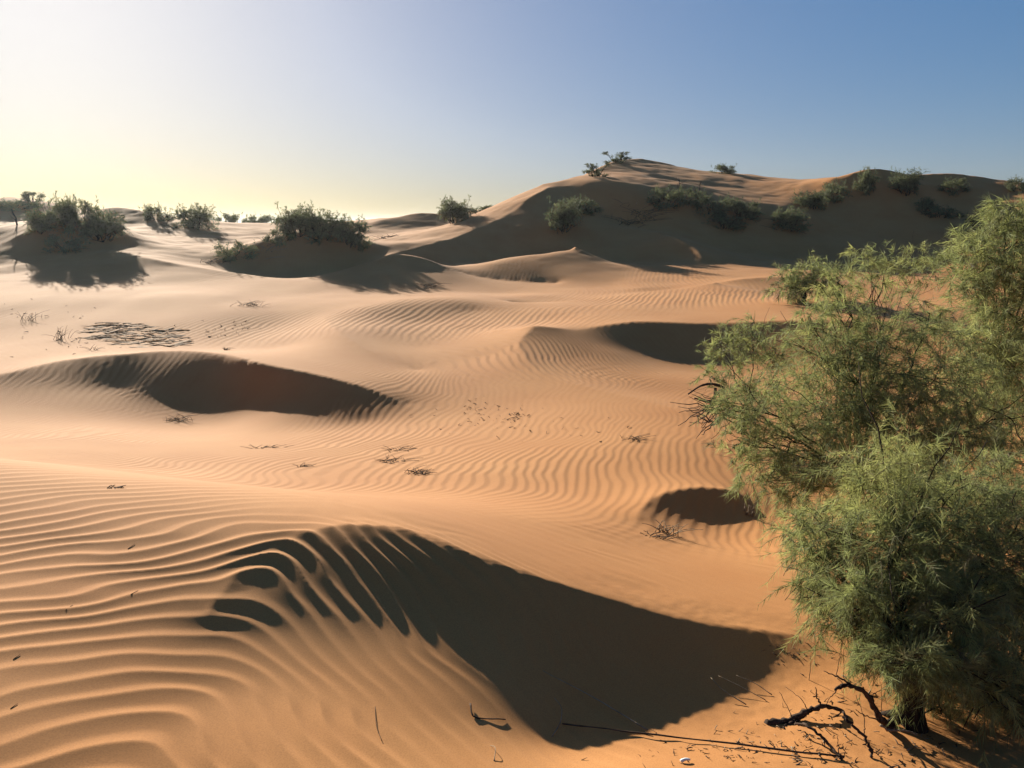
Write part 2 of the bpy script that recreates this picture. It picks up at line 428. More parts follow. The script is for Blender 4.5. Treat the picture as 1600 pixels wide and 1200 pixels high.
def sand_material():
    m, n, l, b = mat('sand')
    geo = n.new('ShaderNodeNewGeometry')
    n1 = n.new('ShaderNodeTexNoise'); n1.inputs['Scale'].default_value = .6; n1.inputs['Detail'].default_value = 9; n1.inputs['Roughness'].default_value = .62
    n2 = n.new('ShaderNodeTexNoise'); n2.inputs['Scale'].default_value = 190.0; n2.inputs['Detail'].default_value = 2
    l.new(geo.outputs['Position'], n1.inputs['Vector']); l.new(geo.outputs['Position'], n2.inputs['Vector'])
    r1 = n.new('ShaderNodeValToRGB')
    r1.color_ramp.elements[0].position = .3; r1.color_ramp.elements[0].color = (.365, .149, .045, 1)
    r1.color_ramp.elements[1].position = .7; r1.color_ramp.elements[1].color = (.412, .186, .063, 1)
    l.new(n1.outputs['Fac'], r1.inputs['Fac'])
    mx = n.new('ShaderNodeMix'); mx.data_type = 'RGBA'; mx.blend_type = 'MULTIPLY'; mx.inputs['Factor'].default_value = .35
    r2 = n.new('ShaderNodeValToRGB')
    r2.color_ramp.elements[0].position = .32; r2.color_ramp.elements[0].color = (.45, .42, .40, 1)
    r2.color_ramp.elements[1].position = .6; r2.color_ramp.elements[1].color = (1, 1, 1, 1)
    l.new(n2.outputs['Fac'], r2.inputs['Fac'])
    l.new(r1.outputs['Color'], mx.inputs[6]); l.new(r2.outputs['Color'], mx.inputs[7])
    l.new(mx.outputs[2], b.inputs['Base Color'])
    n3 = n.new('ShaderNodeTexNoise'); n3.inputs['Scale'].default_value = 160.0; n3.inputs['Detail'].default_value = 3
    l.new(geo.outputs['Position'], n3.inputs['Vector'])
    bp = n.new('ShaderNodeBump'); bp.inputs['Strength'].default_value = .16; bp.inputs['Distance'].default_value = .002
    l.new(n3.outputs['Fac'], bp.inputs['Height']); l.new(bp.outputs[0], b.inputs['Normal'])
    b.inputs['Roughness'].default_value = .95
    b.inputs['Specular IOR Level'].default_value = .15
    return m


SAND = sand_material()


def mesh_np(name, verts, faces, uniform=4):
    """verts (n,3), faces (m,k) as one mesh"""
    me = bpy.data.meshes.new(name)
    v = np.ascontiguousarray(verts, dtype=np.float32); f = np.ascontiguousarray(faces, dtype=np.int32)
    me.vertices.add(len(v)); me.vertices.foreach_set('co', v.ravel())
    k = f.shape[1]
    me.loops.add(f.size); me.loops.foreach_set('vertex_index', f.ravel())
    me.polygons.add(len(f))
    me.polygons.foreach_set('loop_start', np.arange(0, f.size, k, dtype=np.int32))
    me.polygons.foreach_set('loop_total', np.full(len(f), k, dtype=np.int32))
    me.update(calc_edges=True)
    return me


def build_ground():
    side = np.array([40, 44, 50, 58, 68, 80, 95, 112, 130, 150, 165, 180.])
    th = np.concatenate([-R(1) * side[::-1], np.linspace(R(-37.5), R(37.5), NCOL), R(1) * side])
    lr = [np.linspace(math.log(.5), math.log(4.2), 24, endpoint=False),
          np.linspace(math.log(4.2), math.log(8.0), NROW[0], endpoint=False),
          np.linspace(math.log(8.0), math.log(62.0), NROW[1], endpoint=False),
          np.linspace(math.log(62.0), math.log(200.0), 60, endpoint=False),
          np.linspace(math.log(200.0), math.log(1600.0), 40)]
    r = np.exp(np.concatenate(lr))
    T, RR = np.meshgrid(th, r)
    X = POLE[0] + RR * np.sin(T); Y = POLE[1] + RR * np.cos(T)
    Z = ground(X, Y)
    nr, nt = X.shape
    idx = np.arange(nr * nt).reshape(nr, nt)
    faces = np.stack([idx[:-1, :-1], idx[:-1, 1:], idx[1:, 1:], idx[1:, :-1]], -1).reshape(-1, 4)
    me = mesh_np('sand_dunes', np.stack([X, Y, Z], -1).reshape(-1, 3), faces)
    me.shade_smooth()
    me.materials.append(SAND)
    o = bpy.data.objects.new('sand_dunes', me)
    o['kind'] = 'structure'; o['label'] = 'rippled orange sand dunes under low sun'
    col.objects.link(o)
    return o


_t = time.time()
NCOL, NROW = 860, (330, 600)
build_ground()
print('ground', round(time.time() - _t, 1), 's')


# ------------------------------------------------------------------ plant materials
def leaf_material(name, c0, c1, trans=.35):
    m, n, l, b = mat(name)
    at_ = n.new('ShaderNodeAttribute'); at_.attribute_name = 'tint'
    rp = n.new('ShaderNodeValToRGB')
    rp.color_ramp.elements[0].color = (*c0, 1); rp.color_ramp.elements[1].color = (*c1, 1)
    mid = rp.color_ramp.elements.new(.42); mid.color = (*[a * .55 + b * .45 for a, b in zip(c0, c1)], 1)
    mid.color[0] *= .82
    l.new(at_.outputs['Fac'], rp.inputs['Fac'])
    tr = n.new('ShaderNodeBsdfTranslucent'); mx = n.new('ShaderNodeMixShader'); mx.inputs[0].default_value = trans
    l.new(rp.outputs['Color'], b.inputs['Base Color']); l.new(rp.outputs['Color'], tr.inputs['Color'])
    b.inputs['Roughness'].default_value = .7
    b.inputs['Specular IOR Level'].default_value = .25
    l.new(b.outputs[0], mx.inputs[1]); l.new(tr.outputs[0], mx.inputs[2])
    l.new(mx.outputs[0], n['Material Output'].inputs['Surface'])
    return m


def bark_material(name, c0, c1, scale=30.0):
    m, n, l, b = mat(name)
    tc = n.new('ShaderNodeTexCoord')
    nz = n.new('ShaderNodeTexNoise'); nz.inputs['Scale'].default_value = scale; nz.inputs['Detail'].default_value = 5
    rp = n.new('ShaderNodeValToRGB')
    rp.color_ramp.elements[0].position = .35; rp.color_ramp.elements[0].color = (*c0, 1)
    rp.color_ramp.elements[1].position = .68; rp.color_ramp.elements[1].color = (*c1, 1)
    bp = n.new('ShaderNodeBump'); bp.inputs['Strength'].default_value = .6; bp.inputs['Distance'].default_value = .01
    l.new(tc.outputs['Object'], nz.inputs['Vector']); l.new(nz.outputs['Fac'], rp.inputs['Fac'])
    l.new(rp.outputs['Color'], b.inputs['Base Color']); l.new(nz.outputs['Fac'], bp.inputs['Height']); l.new(bp.outputs[0], b.inputs['Normal'])
    b.inputs['Roughness'].default_value = .95
    b.inputs['Specular IOR Level'].default_value = .1
    return m


LEAF = leaf_material('tamarisk_foliage', (.13, .105, .055), (.33, .335, .115), .5)
LEAF_FAR = leaf_material('shrub_foliage', (.075, .068, .036), (.19, .19, .085), .4)
BARK = bark_material('dark_bark', (.010, .0065, .005), (.036, .024, .017))
TWIG = bark_material('pale_dry_twig', (.14, .10, .065), (.27, .20, .135))
DEAD = bark_material('dead_wood', (.020, .012, .009), (.075, .048, .034))


class Mesh:
    """collects tubes and needles, becomes one mesh object"""
    def __init__(self): self.v = []; self.f = []; self.t = []; self.n = 0

    def tube(self, pts, r0, r1, sides=6, tint=0.0, wobble=0.0, rng=None):
        pts = np.asarray(pts, float); k = len(pts)
        tan = np.gradient(pts, axis=0); tan /= np.linalg.norm(tan, axis=1)[:, None] + 1e-9
        ref = np.array([.31, .17, .93]); a = np.cross(tan, ref); a /= np.linalg.norm(a, axis=1)[:, None] + 1e-9
        b = np.cross(tan, a)
        rr = np.linspace(r0, r1, k)
        if wobble: rr = rr * (1 + wobble * (np.random.RandomState(k + int(r0 * 1e5)).rand(k) - .5) * 2)
        ang = np.linspace(0, 2 * np.pi, sides, endpoint=False)
        ring = pts[:, None, :] + rr[:, None, None] * (np.cos(ang)[None, :, None] * a[:, None, :] + np.sin(ang)[None, :, None] * b[:, None, :])
        idx = self.n + np.arange(k * sides).reshape(k, sides)
        nx = np.roll(idx, -1, axis=1)
        q = np.stack([idx[:-1], nx[:-1], nx[1:], idx[1:]], -1).reshape(-1, 4)
        tri = np.concatenate([q[:, [0, 1, 2]], q[:, [0, 2, 3]]])
        tip = np.stack([np.full(sides - 2, idx[-1, 0]), idx[-1, 1:-1], idx[-1, 2:]], -1)
        base = np.stack([np.full(sides - 2, idx[0, 0]), idx[0, 2:], idx[0, 1:-1]], -1)
        self.v.append(ring.reshape(-1, 3)); self.f += [tri, tip, base]; self.n += k * sides
        self.t.append(np.full(k * sides, tint))

    def needles(self, p, d, length, width, tint, rng):
        """one slim triangle for each row of p, d"""
        m = len(p)
        d = d / (np.linalg.norm(d, axis=1)[:, None] + 1e-9)
        s = np.cross(d, rng.normal(size=(m, 3))); s /= np.linalg.norm(s, axis=1)[:, None] + 1e-9
        w = (np.ones(m) * width)[:, None] * .5
        L = (np.ones(m) * length)[:, None]
        v = np.stack([p - s * w, p + s * w, p + d * L], 1).reshape(-1, 3)
        self.v.append(v); self.f.append(self.n + np.arange(3 * m).reshape(m, 3)); self.n += 3 * m
        self.t.append(np.repeat(np.ones(m) * tint, 3))

    def tris(self): return sum(len(f) for f in self.f)

    def build(self, name, material, parent=None, origin=(0, 0, 0), smooth_=False):
        me = mesh_np(name, np.concatenate(self.v) - np.asarray(origin, float), np.concatenate(self.f))
        a = me.attributes.new('tint', 'FLOAT', 'POINT'); a.data.foreach_set('value', np.concatenate(self.t).astype(np.float32))
        if smooth_: me.shade_smooth()
        me.materials.append(material)
        o = bpy.data.objects.new(name, me); col.objects.link(o)
        if parent is not None: o.parent = parent
        return o


def tag(o, label, cat, group=None):
    o['label'] = label; o['category'] = cat
    if group: o['group'] = group
    return o


def empty(name, loc):
    o = bpy.data.objects.new(name, None); o.location = loc; o.empty_display_size = .2
    col.objects.link(o)
    return o


def copy_tree(o, parent=None):
    c = o.copy(); col.objects.link(c); c.parent = parent
    for ch in list(o.children): copy_tree(ch, c)
    return c


def hit(px, py, near=1.5, far=140.0):
    """ground point seen at px, py"""
    d = ray(px, py)
    s = np.exp(np.linspace(math.log(near), math.log(far), 1500))
    p = d[None, :] * s[:, None]
    below = p[:, 2] + CAMZ < ground(p[:, 0], p[:, 1])
    i = int(np.argmax(below)) if below.any() else len(s) - 1
    q = p[i]
    return np.array([q[0], q[1], gz(q[0], q[1])])


def bez(a, b, lift, k=9, rng=None, jit=0.0):
    """curved path from a to b that first climbs"""
    a = np.asarray(a, float); b = np.asarray(b, float)
    m = (a + b) / 2 + np.asarray(lift, float)
    t = np.linspace(0, 1, k)[:, None]
    p = (1 - t) ** 2 * a + 2 * t * (1 - t) * m + t * t * b
    if rng is not None and jit:
        j = rng.normal(size=(k, 3)) * jit; j[0] = 0
        p = p + j
    return p


def spray(leaf, wood, c, rad, rng, n_twig, per, nl, nw, tint, droop=.25, wood_r=.0016, axis=None):
    """fills the ellipsoid c, rad with drooping feathery twigs"""
    c = np.asarray(c, float); rad = np.asarray(rad, float)
    for _ in range(n_twig):
        u = rng.normal(size=3); u /= np.linalg.norm(u)
        u[2] = u[2] * .9 + .12
        s = c + rad * u * rng.uniform(.0, .6) + rad * rng.normal(size=3) * .25
        e = c + rad * u * rng.uniform(.55, 1.45) + rad * rng.normal(size=3) * .22
        L = np.linalg.norm(e - s)
        path = bez(s, e, (0, 0, L * .22), 7)
        path[:, 2] -= np.linspace(0, 1, 7) ** 2 * L * droop * rng.uniform(.2, 1.5)
        if wood is not None: wood.tube(path, wood_r, wood_r * .4, 3)
        t = rng.uniform(.15, 1, per) * 5.999
        i = np.minimum(t.astype(int), 5); f = (t - i)[:, None]
        p = path[i] * (1 - f) + path[i + 1] * f
        tan = path[i + 1] - path[i]; tan /= np.linalg.norm(tan, axis=1)[:, None] + 1e-9
        side = rng.normal(size=(per, 3)); side -= (side * tan).sum(1)[:, None] * tan
        side /= np.linalg.norm(side, axis=1)[:, None] + 1e-9
        d = tan * .8 + side * .62; d[:, 2] -= droop * .9
        k = (1.15 - .5 * t / 6)
        tt = np.clip(tint + rng.normal() * .24 + rng.normal(size=per) * .10, 0, 1)
        leaf.needles(p, d, nl * k * rng.uniform(.6, 1.3, per), nw, tt, rng)


def tamarisk(name, label, base, trunk_top, clumps, rng, trunk_r, nl, nw, dens, per, group=None, leafmat=None, wood_r=.0016, stems=True, keep=2.2, shift=0.0):
    """clumps: (px, py, distance, radius px, tint)"""
    root = tag(empty(name, base), label, 'shrub', group)
    base = np.asarray(base, float); top = np.asarray(trunk_top, float)
    tr = Mesh()
    pth = bez(base - np.array([0, 0, .05]), top, (rng.normal() * .03, 0, .02), 8, rng, trunk_r * .25)
    tr.tube(pth, trunk_r * 1.25, trunk_r * .75, 9, wobble=.15)
    for k in range(3):
        a = rng.uniform(0, 6.28)
        tr.tube(bez(base + np.array([0, 0, .06]), base + np.array([math.cos(a) * trunk_r * 4, math.sin(a) * trunk_r * 4, -.04]), (0, 0, .03), 6), trunk_r * .6, trunk_r * .2, 6)
    tr.build('trunk', BARK, root, base, True)
    leaf = Mesh()
    for (px, py, Y, r, tint) in clumps:
        c = at(px, py, Y + shift); sl = np.linalg.norm(c); c = c + np.array([0, 0, CAMZ]); rm = r / FPX * sl
        if stems:
            br = Mesh()
            L = np.linalg.norm(c - top)
            path = bez(top + rng.normal(size=3) * trunk_r * .4, c + rng.normal(size=3) * rm * .2, (rng.normal() * .05 * L, rng.normal() * .05 * L, .16 * L), 11, rng, .012 * L)
            br.tube(path, trunk_r * .30, trunk_r * .09, 6, wobble=.1)
            for q in range(5):
                i = rng.randint(5, 11); e = c + rng.normal(size=3) * rm * .62
                br.tube(bez(path[i], e, (0, 0, .1 * rm), 6, rng, .01 * L), trunk_r * .12, trunk_r * .04, 4)
            br.build('branch', BARK, root, base, True)
        n = int(dens * (r / 80.0) ** keep)
        spray(leaf, leaf, c, (rm * 1.0, rm * .95, rm * 1.0), rng, n, per, nl, nw, tint, wood_r=wood_r)
    lf = leaf.build('crown', leafmat or LEAF, root, base)
    return root


# ------------------------------------------------------------------ big shrubs on the right
_t = time.time()
rng = np.random.RandomState(7)
up = np.array([0, 0, CAMZ])
b1 = hit(1432, 1138)
tamarisk('tamarisk_shrub', 'nearest tamarisk with thick dark trunk and drooping grey-green foliage beside the dead branches', b1, at(1412, 1030, b1[1] + .05) + up, [
    (1310, 905, 3.75, 78, .55), (1290, 840, 3.9, 62, .6), (1385, 765, 3.8, 82, .95), (1400, 870, 3.6, 95, .55), (1345, 975, 3.6, 62, .5), (1440, 960, 3.5, 85, .45),
    (1425, 1045, 3.45, 50, .45), (1530, 900, 3.6, 100, .5), (1570, 1020, 3.5, 85, .45), (1480, 800, 3.9, 85, .6), (1590, 800, 3.9, 90, .5), (1545, 1085, 3.5, 55, .4), (1640, 930, 3.6, 100, .5), (1500, 1010, 3.7, 70, .4), (1365, 1040, 3.3, 36, .5), (1415, 1035, 3.15, 45, .5), (1480, 1045, 3.15, 50, .5), (1540, 1070, 3.15, 50, .5), (1600, 1080, 3.2, 55, .5), (1350, 930, 3.4, 50, .55), (1500, 960, 3.3, 60, .55), (1480, 1070, 3.45, 50, .45), (1395, 1005, 3.45, 55, .5), (1450, 1090, 3.4, 34, .45), (1590, 1110, 3.45, 55, .4), (1262, 905, 3.8, 34, .6), (1290, 965, 3.7, 36, .55), (1240, 830, 4.2, 36, .6)],
    rng, .045, .076, .0025, 128, 52, shift=b1[1] - 3.32)
b2 = hit(1330, 905)
b2 = np.array([at(1330, 700, 6.2)[0], 6.2, gz(at(1330, 700, 6.2)[0], 6.2)])
tamarisk('tamarisk_shrub', 'wide pale green tamarisk behind the nearest one, reaching left over the sand hollow', b2, b2 + np.array([.05, -.1, .5]), [
    (1185, 645, 6.0, 62, .55), (1235, 700, 5.9, 75, .55), (1190, 745, 5.8, 50, .5), (1300, 630, 6.1, 85, .6), (1320, 740, 5.8, 85, .55), (1290, 560, 6.3, 70, .6), (1400, 640, 6.1, 85, .55),
    (1375, 565, 6.3, 70, .6), (1325, 490, 6.5, 52, .65), (1315, 445, 6.6, 34, .65), (1435, 500, 6.5, 45, .6), (1470, 590, 6.2, 80, .6), (1500, 690, 6.0, 80, .55), (1560, 700, 6.0, 80, .55), (1250, 790, 5.7, 48, .5), (1420, 720, 5.9, 80, .5), (1150, 700, 5.9, 34, .5), (1140, 650, 6.0, 30, .55), (1350, 660, 6.0, 60, .6), (1370, 430, 6.7, 26, .6), (1270, 490, 6.5, 30, .6)],
    rng, .04, .115, .0040, 118, 46)
x3 = at(1570, 600, 8.6)[0]
b3 = np.array([x3, 8.6, gz(x3, 8.6)])
tamarisk('tamarisk_shrub', 'tall dense green tamarisk at the right edge of the picture, highest of the near shrubs', b3, b3 + np.array([0, 0, .7]), [
    (1560, 385, 8.6, 52, .55), (1595, 345, 8.6, 40, .55), (1520, 430, 8.5, 52, .5), (1580, 470, 8.4, 66, .6), (1535, 530, 8.3, 62, .6), (1600, 570, 8.3, 72, .65), (1640, 420, 8.6, 70, .5), (1560, 625, 8.2, 70, .6), (1495, 400, 8.9, 26, .5)],
    rng, .05, .15, .0064, 200, 38)
x4 = at(1165, 610, 9.6)[0]
b4 = np.array([x4, 9.6, gz(x4, 9.6)])
tamarisk('tamarisk_shrub', 'small tamarisk over a tangle of dead roots, left end of the near shrubs', b4, b4 + np.array([.02, 0, .35]), [
    (1130, 548, 9.6, 36, .5), (1170, 530, 9.8, 36, .5), (1205, 560, 9.7, 42, .55), (1108, 590, 9.5, 22, .5), (1150, 600, 9.5, 34, .55), (1190, 615, 9.4, 36, .5)],
    rng, .03, .12, .0065, 270, 30)
x5 = at(1385, 440, 13.5)[0]
b5 = np.array([x5, 13.5, gz(x5, 13.5)])
tamarisk('tamarisk_shrub', 'thin wispy shrub whose pale tips rise against the shaded dune', b5, b5 + np.array([0, 0, .4]), [
    (1345, 398, 13.4, 20, .75), (1360, 425, 13.5, 30, .6), (1435, 402, 13.5, 26, .7), (1400, 425, 13.5, 32, .6), (1445, 430, 13.5, 28, .55), (1385, 400, 13.8, 20, .5)],
    rng, .025, .15, .008, 300, 22)
b6 = hit(1255, 474)
tamarisk('tamarisk_shrub', 'rounded dark green shrub beside the shaded pit behind the wispy one', b6, b6 + np.array([0, 0, .3]), [
    (1228, 445, b6[1] + .2, 26, .5), (1262, 432, b6[1] + .3, 28, .5), (1290, 445, b6[1] + .2, 28, .5), (1245, 458, b6[1], 20, .45)],
    rng, .05, .22, .015, 750, 24)
print('near shrubs', round(time.time() - _t, 1), 's')


# ------------------------------------------------------------------ shrubs on the dunes
def shrub_proto(name, seed, style):
    """a shrub one unit tall and about as wide, stems and crown"""
    rg = np.random.RandomState(seed)
    root = bpy.data.objects.new(name, None)
    root.empty_display_size = .2
    col.objects.link(root)
    wood, leaf = Mesh(), Mesh()
    n = {'round': 13, 'wispy': 11, 'spread': 15, 'sprig': 4}[style]
    for k in range(n):
        a = k / n * 6.283 + rg.normal() * .3
        if style == 'round': c = np.array([math.cos(a) * rg.uniform(.1, .42), math.sin(a) * rg.uniform(.1, .42), rg.uniform(.08, .80)]); r = rg.uniform(.15, .25)
        elif style == 'wispy': c = np.array([math.cos(a) * rg.uniform(.1, .5), math.sin(a) * rg.uniform(.1, .45), rg.uniform(.1, .9)]); r = rg.uniform(.09, .16)
        elif style == 'spread': c = np.array([math.cos(a) * rg.uniform(.2, .85), math.sin(a) * rg.uniform(.2, .55), rg.uniform(.0, .68)]); r = rg.uniform(.15, .25)
        else: c = np.array([math.cos(a) * rg.uniform(.05, .3), math.sin(a) * .2, rg.uniform(.45, .95)]); r = rg.uniform(.07, .12)
        p = bez((math.cos(a) * .04, math.sin(a) * .04, -.15), c, (0, 0, .12), 8, rg, .02)
        wood.tube(p, .020, .006, 5)
        for q in range(3):
            wood.tube(bez(p[rg.randint(3, 7)], c + rg.normal(size=3) * r * .8, (0, 0, .04), 5, rg, .01), .008, .003, 3)
        spray(leaf, None, c, (r, r, r), rg, int(14 + 200 * r), 22, .085, .009, .45 + rg.normal() * .15, droop=.08)
    for k in range(12 if style != 'sprig' else 3):          # ragged shoots standing out of the crown
        a = rg.uniform(0, 6.283); rr = rg.uniform(.05, .5 if style != 'spread' else .85); t0 = np.array([math.cos(a) * rr, math.sin(a) * rr * .7, rg.uniform(.35, .75)])
        e = t0 + np.array([math.cos(a) * rg.uniform(.05, .22), math.sin(a) * .12, rg.uniform(.12, .36)])
        leaf.tube(bez(t0, e, (0, 0, .03), 5), .006, .002, 3)
        spray(leaf, None, (t0 + e) / 2 + np.array([0, 0, .04]), (.05, .05, .13), rg, 5, 14, .07, .008, .5, droop=.02)
    wood.build('stems', BARK, root, (0, 0, 0), True)
    leaf.build('crown', LEAF_FAR, root)
    return root


_t = time.time()
PROTO = {'round': [shrub_proto('desert_shrub', 101 + k, 'round') for k in range(2)],
         'wispy': [shrub_proto('desert_shrub', 201 + k, 'wispy') for k in range(2)],
         'spread': [shrub_proto('desert_shrub', 301 + k, 'spread') for k in range(3)],
         'sprig': [shrub_proto('desert_sapling', 401, 'sprig')]}
_used = set()
_rs = np.random.RandomState(3)


def shrub(px, py, hpx, wpx, style, label, group=None, Y=None, sink=.2):
    """px, py: foot in the photograph, hpx tall, wpx wide"""
    if Y is None:
        p = hit(px, py)
    else:
        q = at(px, py, Y); p = np.array([q[0], q[1], gz(q[0], q[1])])
    dist = math.hypot(p[1], p[0])
    h = hpx / FPX * dist; w = wpx / FPX * dist
    fam = PROTO[style]
    k = _rs.randint(len(fam)); pr = fam[k]
    if (style, k) not in _used:
        _used.add((style, k)); o = pr
    else:
        o = copy_tree(pr)
        o.name = pr.name.split('.')[0]
    base_w = {'round': .95, 'wispy': .95, 'spread': 1.7, 'sprig': .6}[style]
    sx = w / base_w
    o.location = (p[0], p[1], p[2] - sink * h)
    o.rotation_euler = (0, 0, _rs.uniform(-.6, .6) + (math.pi if _rs.rand() < .5 else 0))
    o.scale = (sx, min(sx, h * 1.3), h * 1.15)
    tag(o, label, 'shrub', group)
    return o


G1, G2, G3 = 'shrubs on the left and middle mounds', 'shrubs on the big shaded dune', 'distant shrubs along the skyline'
# left mound
shrub(95, 352, 44, 74, 'spread', 'tallest open-crowned shrub on top of the left mound', G1)
shrub(125, 357, 46, 66, 'spread', 'spreading shrub filling the top of the left mound', G1)
shrub(160, 376, 44, 64, 'round', 'round shrub on the right shoulder of the left mound', G1)
shrub(66, 362, 30, 44, 'round', 'thin shrub at the left edge of the left mound', G1)
shrub(105, 392, 26, 76, 'spread', 'low dark shrub in the shade on the front of the left mound', G1)
shrub(52, 318, 16, 40, 'wispy', 'wispy shrub on the far dune crest at far left', G3)
shrub(20, 328, 15, 70, 'spread', 'low shrub below the far dune crest at far left', G3)
# dune behind
shrub(246, 344, 26, 50, 'spread', 'left of the two dark shrubs on the slope behind the left mound', G3)
shrub(306, 357, 36, 56, 'round', 'right of the two dark shrubs on the slope behind the left mound', G3)
shrub(348, 358, 20, 44, 'spread', 'leftmost bush of the dark distant thicket left of the middle mound', G3, Y=66)
shrub(378, 358, 21, 50, 'spread', 'middle bush of the dark distant thicket left of the middle mound', G3, Y=68)
shrub(412, 360, 20, 50, 'spread', 'right bush of the dark distant thicket left of the middle mound', G3, Y=67)
shrub(440, 360, 18, 40, 'spread', 'distant bush half hidden by the left side of the middle mound', G3, Y=68)
# middle mound
shrub(465, 368, 50, 56, 'round', 'tallest round shrub on top of the middle mound', G1)
shrub(505, 372, 44, 58, 'round', 'shrub in the centre of the row on the middle mound', G1)
shrub(545, 380, 44, 60, 'round', 'open shrub at the right end of the row on the middle mound', G1)
shrub(440, 378, 26, 46, 'spread', 'low shrub on the left shoulder of the middle mound', G1)
shrub(370, 404, 28, 66, 'spread', 'low green shrub on the left foot of the middle mound', G1)
shrub(558, 388, 28, 34, 'spread', 'short shrub on the right slope of the middle mound', G1)
# middle slope
shrub(632, 336, 9, 10, 'sprig', 'tiny lone sapling on the smooth crest right of the middle mound', G3)
shrub(712, 364, 42, 48, 'round', 'upright shrub at the foot of the big sunlit ridge', G2, Y=41.5)
shrub(758, 334, 24, 44, 'wispy', 'leaning shrub higher up beside the sunlit ridge', G2, Y=46)
# big dune
shrub(880, 362, 54, 46, 'round', 'bushy shrub on the shaded slope under the peak', G2)
shrub(905, 332, 26, 66, 'spread', 'wide shrub just above the bushy one under the peak', G2)
shrub(930, 276, 20, 34, 'wispy', 'lower of the two shrubs on the skyline left of the peak', G2)
shrub(965, 254, 16, 36, 'wispy', 'upper of the two shrubs on the skyline left of the peak', G2)
shrub(1130, 272, 17, 40, 'spread', 'lone shrub on the skyline right of the peak', G2)
shrub(1040, 322, 32, 64, 'spread', 'left shrub of the long dark thicket across the big dune', G2)
shrub(1078, 318, 26, 54, 'spread', 'second shrub of the long dark thicket, below the bare snags', G2)
shrub(1110, 334, 30, 66, 'spread', 'third shrub of the long dark thicket across the big dune', G2)
shrub(1155, 342, 34, 66, 'spread', 'right shrub of the long dark thicket across the big dune', G2)
shrub(1130, 356, 24, 70, 'spread', 'lowest shrub of the long dark thicket across the big dune', G2)
shrub(1232, 360, 34, 50, 'round', 'dark round shrub alone right of the long thicket', G2)
shrub(1268, 326, 28, 44, 'round', 'left shrub of the cluster right of the long thicket', G2)
shrub(1305, 310, 28, 52, 'spread', 'right shrub of the cluster right of the long thicket', G2)
shrub(1353, 300, 34, 28, 'round', 'narrow shrub touching the skyline of the right dune', G2)
shrub(1416, 302, 36, 38, 'round', 'bright green round shrub under the skyline of the right dune', G2)
shrub(1490, 300, 20, 46, 'spread', 'flat shrub at the edge of the sunlit patch on the right dune', G2)
shrub(1446, 330, 18, 24, 'round', 'small grey shrub in the deep shade of the right dune', G2)
shrub(1470, 341, 16, 50, 'spread', 'low flat shrub in the deep shade of the right dune', G2)
shrub(1590, 297, 20, 36, 'spread', 'shrub on the skyline at the right edge', G2)
shrub(1530, 366, 32, 56, 'spread', 'dark shrub in shade just left of the tall tamarisk', G2)
for fam in PROTO.values():
    for o in fam:
        if 'label' not in o: 
            for ch in list(o.children): bpy.data.objects.remove(ch)
            bpy.data.objects.remove(o)
print('far shrubs', round(time.time() - _t, 1), 's')


# ------------------------------------------------------------------ dead wood, stalks and litter
_t = time.time()
_rd = np.random.RandomState(21)


def on_ground(px, py, lift=0.0):
    p = hit(px, py); p[2] += lift
    return p


def stick(name, label, pts, r0, r1, material, cat, group=None, forks=(), jit=.004, parent=None, sides=6):
    """pts: (px, py, height above the sand); forks: (index, [(px, py, lift), ...], radius)"""
    P3 = np.array([on_ground(a, b) + np.array([0, 0, h]) if not isinstance(a, np.ndarray) else a for a, b, h in pts])
    path = catmull(P3)[::12] if len(P3) > 2 else np.linspace(P3[0], P3[1], 12)
    path = path + _rd.normal(size=path.shape) * jit * .4
    org = P3[0]
    m = Mesh(); m.tube(path, r0, r1, sides, wobble=.22)
    if forks:
        root = tag(empty(name, org), label, cat, group)
        m.build('stem', material, root, org, True)
        for i, fp, fr in forks:
            Q = np.array([P3[i]] + [on_ground(a, b) + np.array([0, 0, h]) for a, b, h in fp])
            fpath = catmull(Q)[::10] if len(Q) > 2 else np.linspace(Q[0], Q[1], 8)
            f = Mesh(); f.tube(fpath + _rd.normal(size=fpath.shape) * jit * .3, fr, fr * .35, 5, wobble=.2)
            f.build('side_twig', material, root, org, True)
        return root
    o = m.build(name, material, None, org, True); o.location = org
    return tag(o, label, cat, group)


def spot(px, py, base_px, base_py):
    """a point above the ground at the distance of another picture point"""
    b = on_ground(base_px, base_py); d = ray(px, py)
    return d * (b[1] / d[1]) + np.array([0, 0, CAMZ])


def limb(name, label, px_list, Y0, Y1, r0, r1, material, cat, forks=(), group=None, jit=.005):
    """dead limb drawn through picture points at given distances"""
    n = len(px_list)
    P3 = [at(a, b, Y0 + (Y1 - Y0) * i / (n - 1)) + np.array([0, 0, CAMZ]) for i, (a, b) in enumerate(px_list)]
    P3 = [np.array([p[0], p[1], max(p[2], gz(p[0], p[1]) + r0 * .2)]) for p in P3]
    org = P3[0]
    path = catmull(np.array(P3))[::10]; path = path + _rd.normal(size=path.shape) * jit * .5
    root = tag(empty(name, org), label, cat, group)
    m = Mesh(); m.tube(path, r0, r1, 7, wobble=.25); m.build('stem', material, root, org, True)
    for i, fp, fr in forks:
        Yb = P3[i][1]
        Q = [P3[i]] + [at(a, b, Yb + dy) + np.array([0, 0, CAMZ]) for a, b, dy in fp]
        Q = [np.array([p[0], p[1], max(p[2], gz(p[0], p[1]))]) for p in Q]
        fpath = catmull(np.array(Q))[::8] if len(Q) > 2 else np.linspace(Q[0], Q[1], 8)
        f = Mesh(); f.tube(fpath + _rd.normal(size=fpath.shape) * jit * .4, fr, fr * .35, 5, wobble=.2)
        f.build('side_twig', material, root, org, True)
    return root


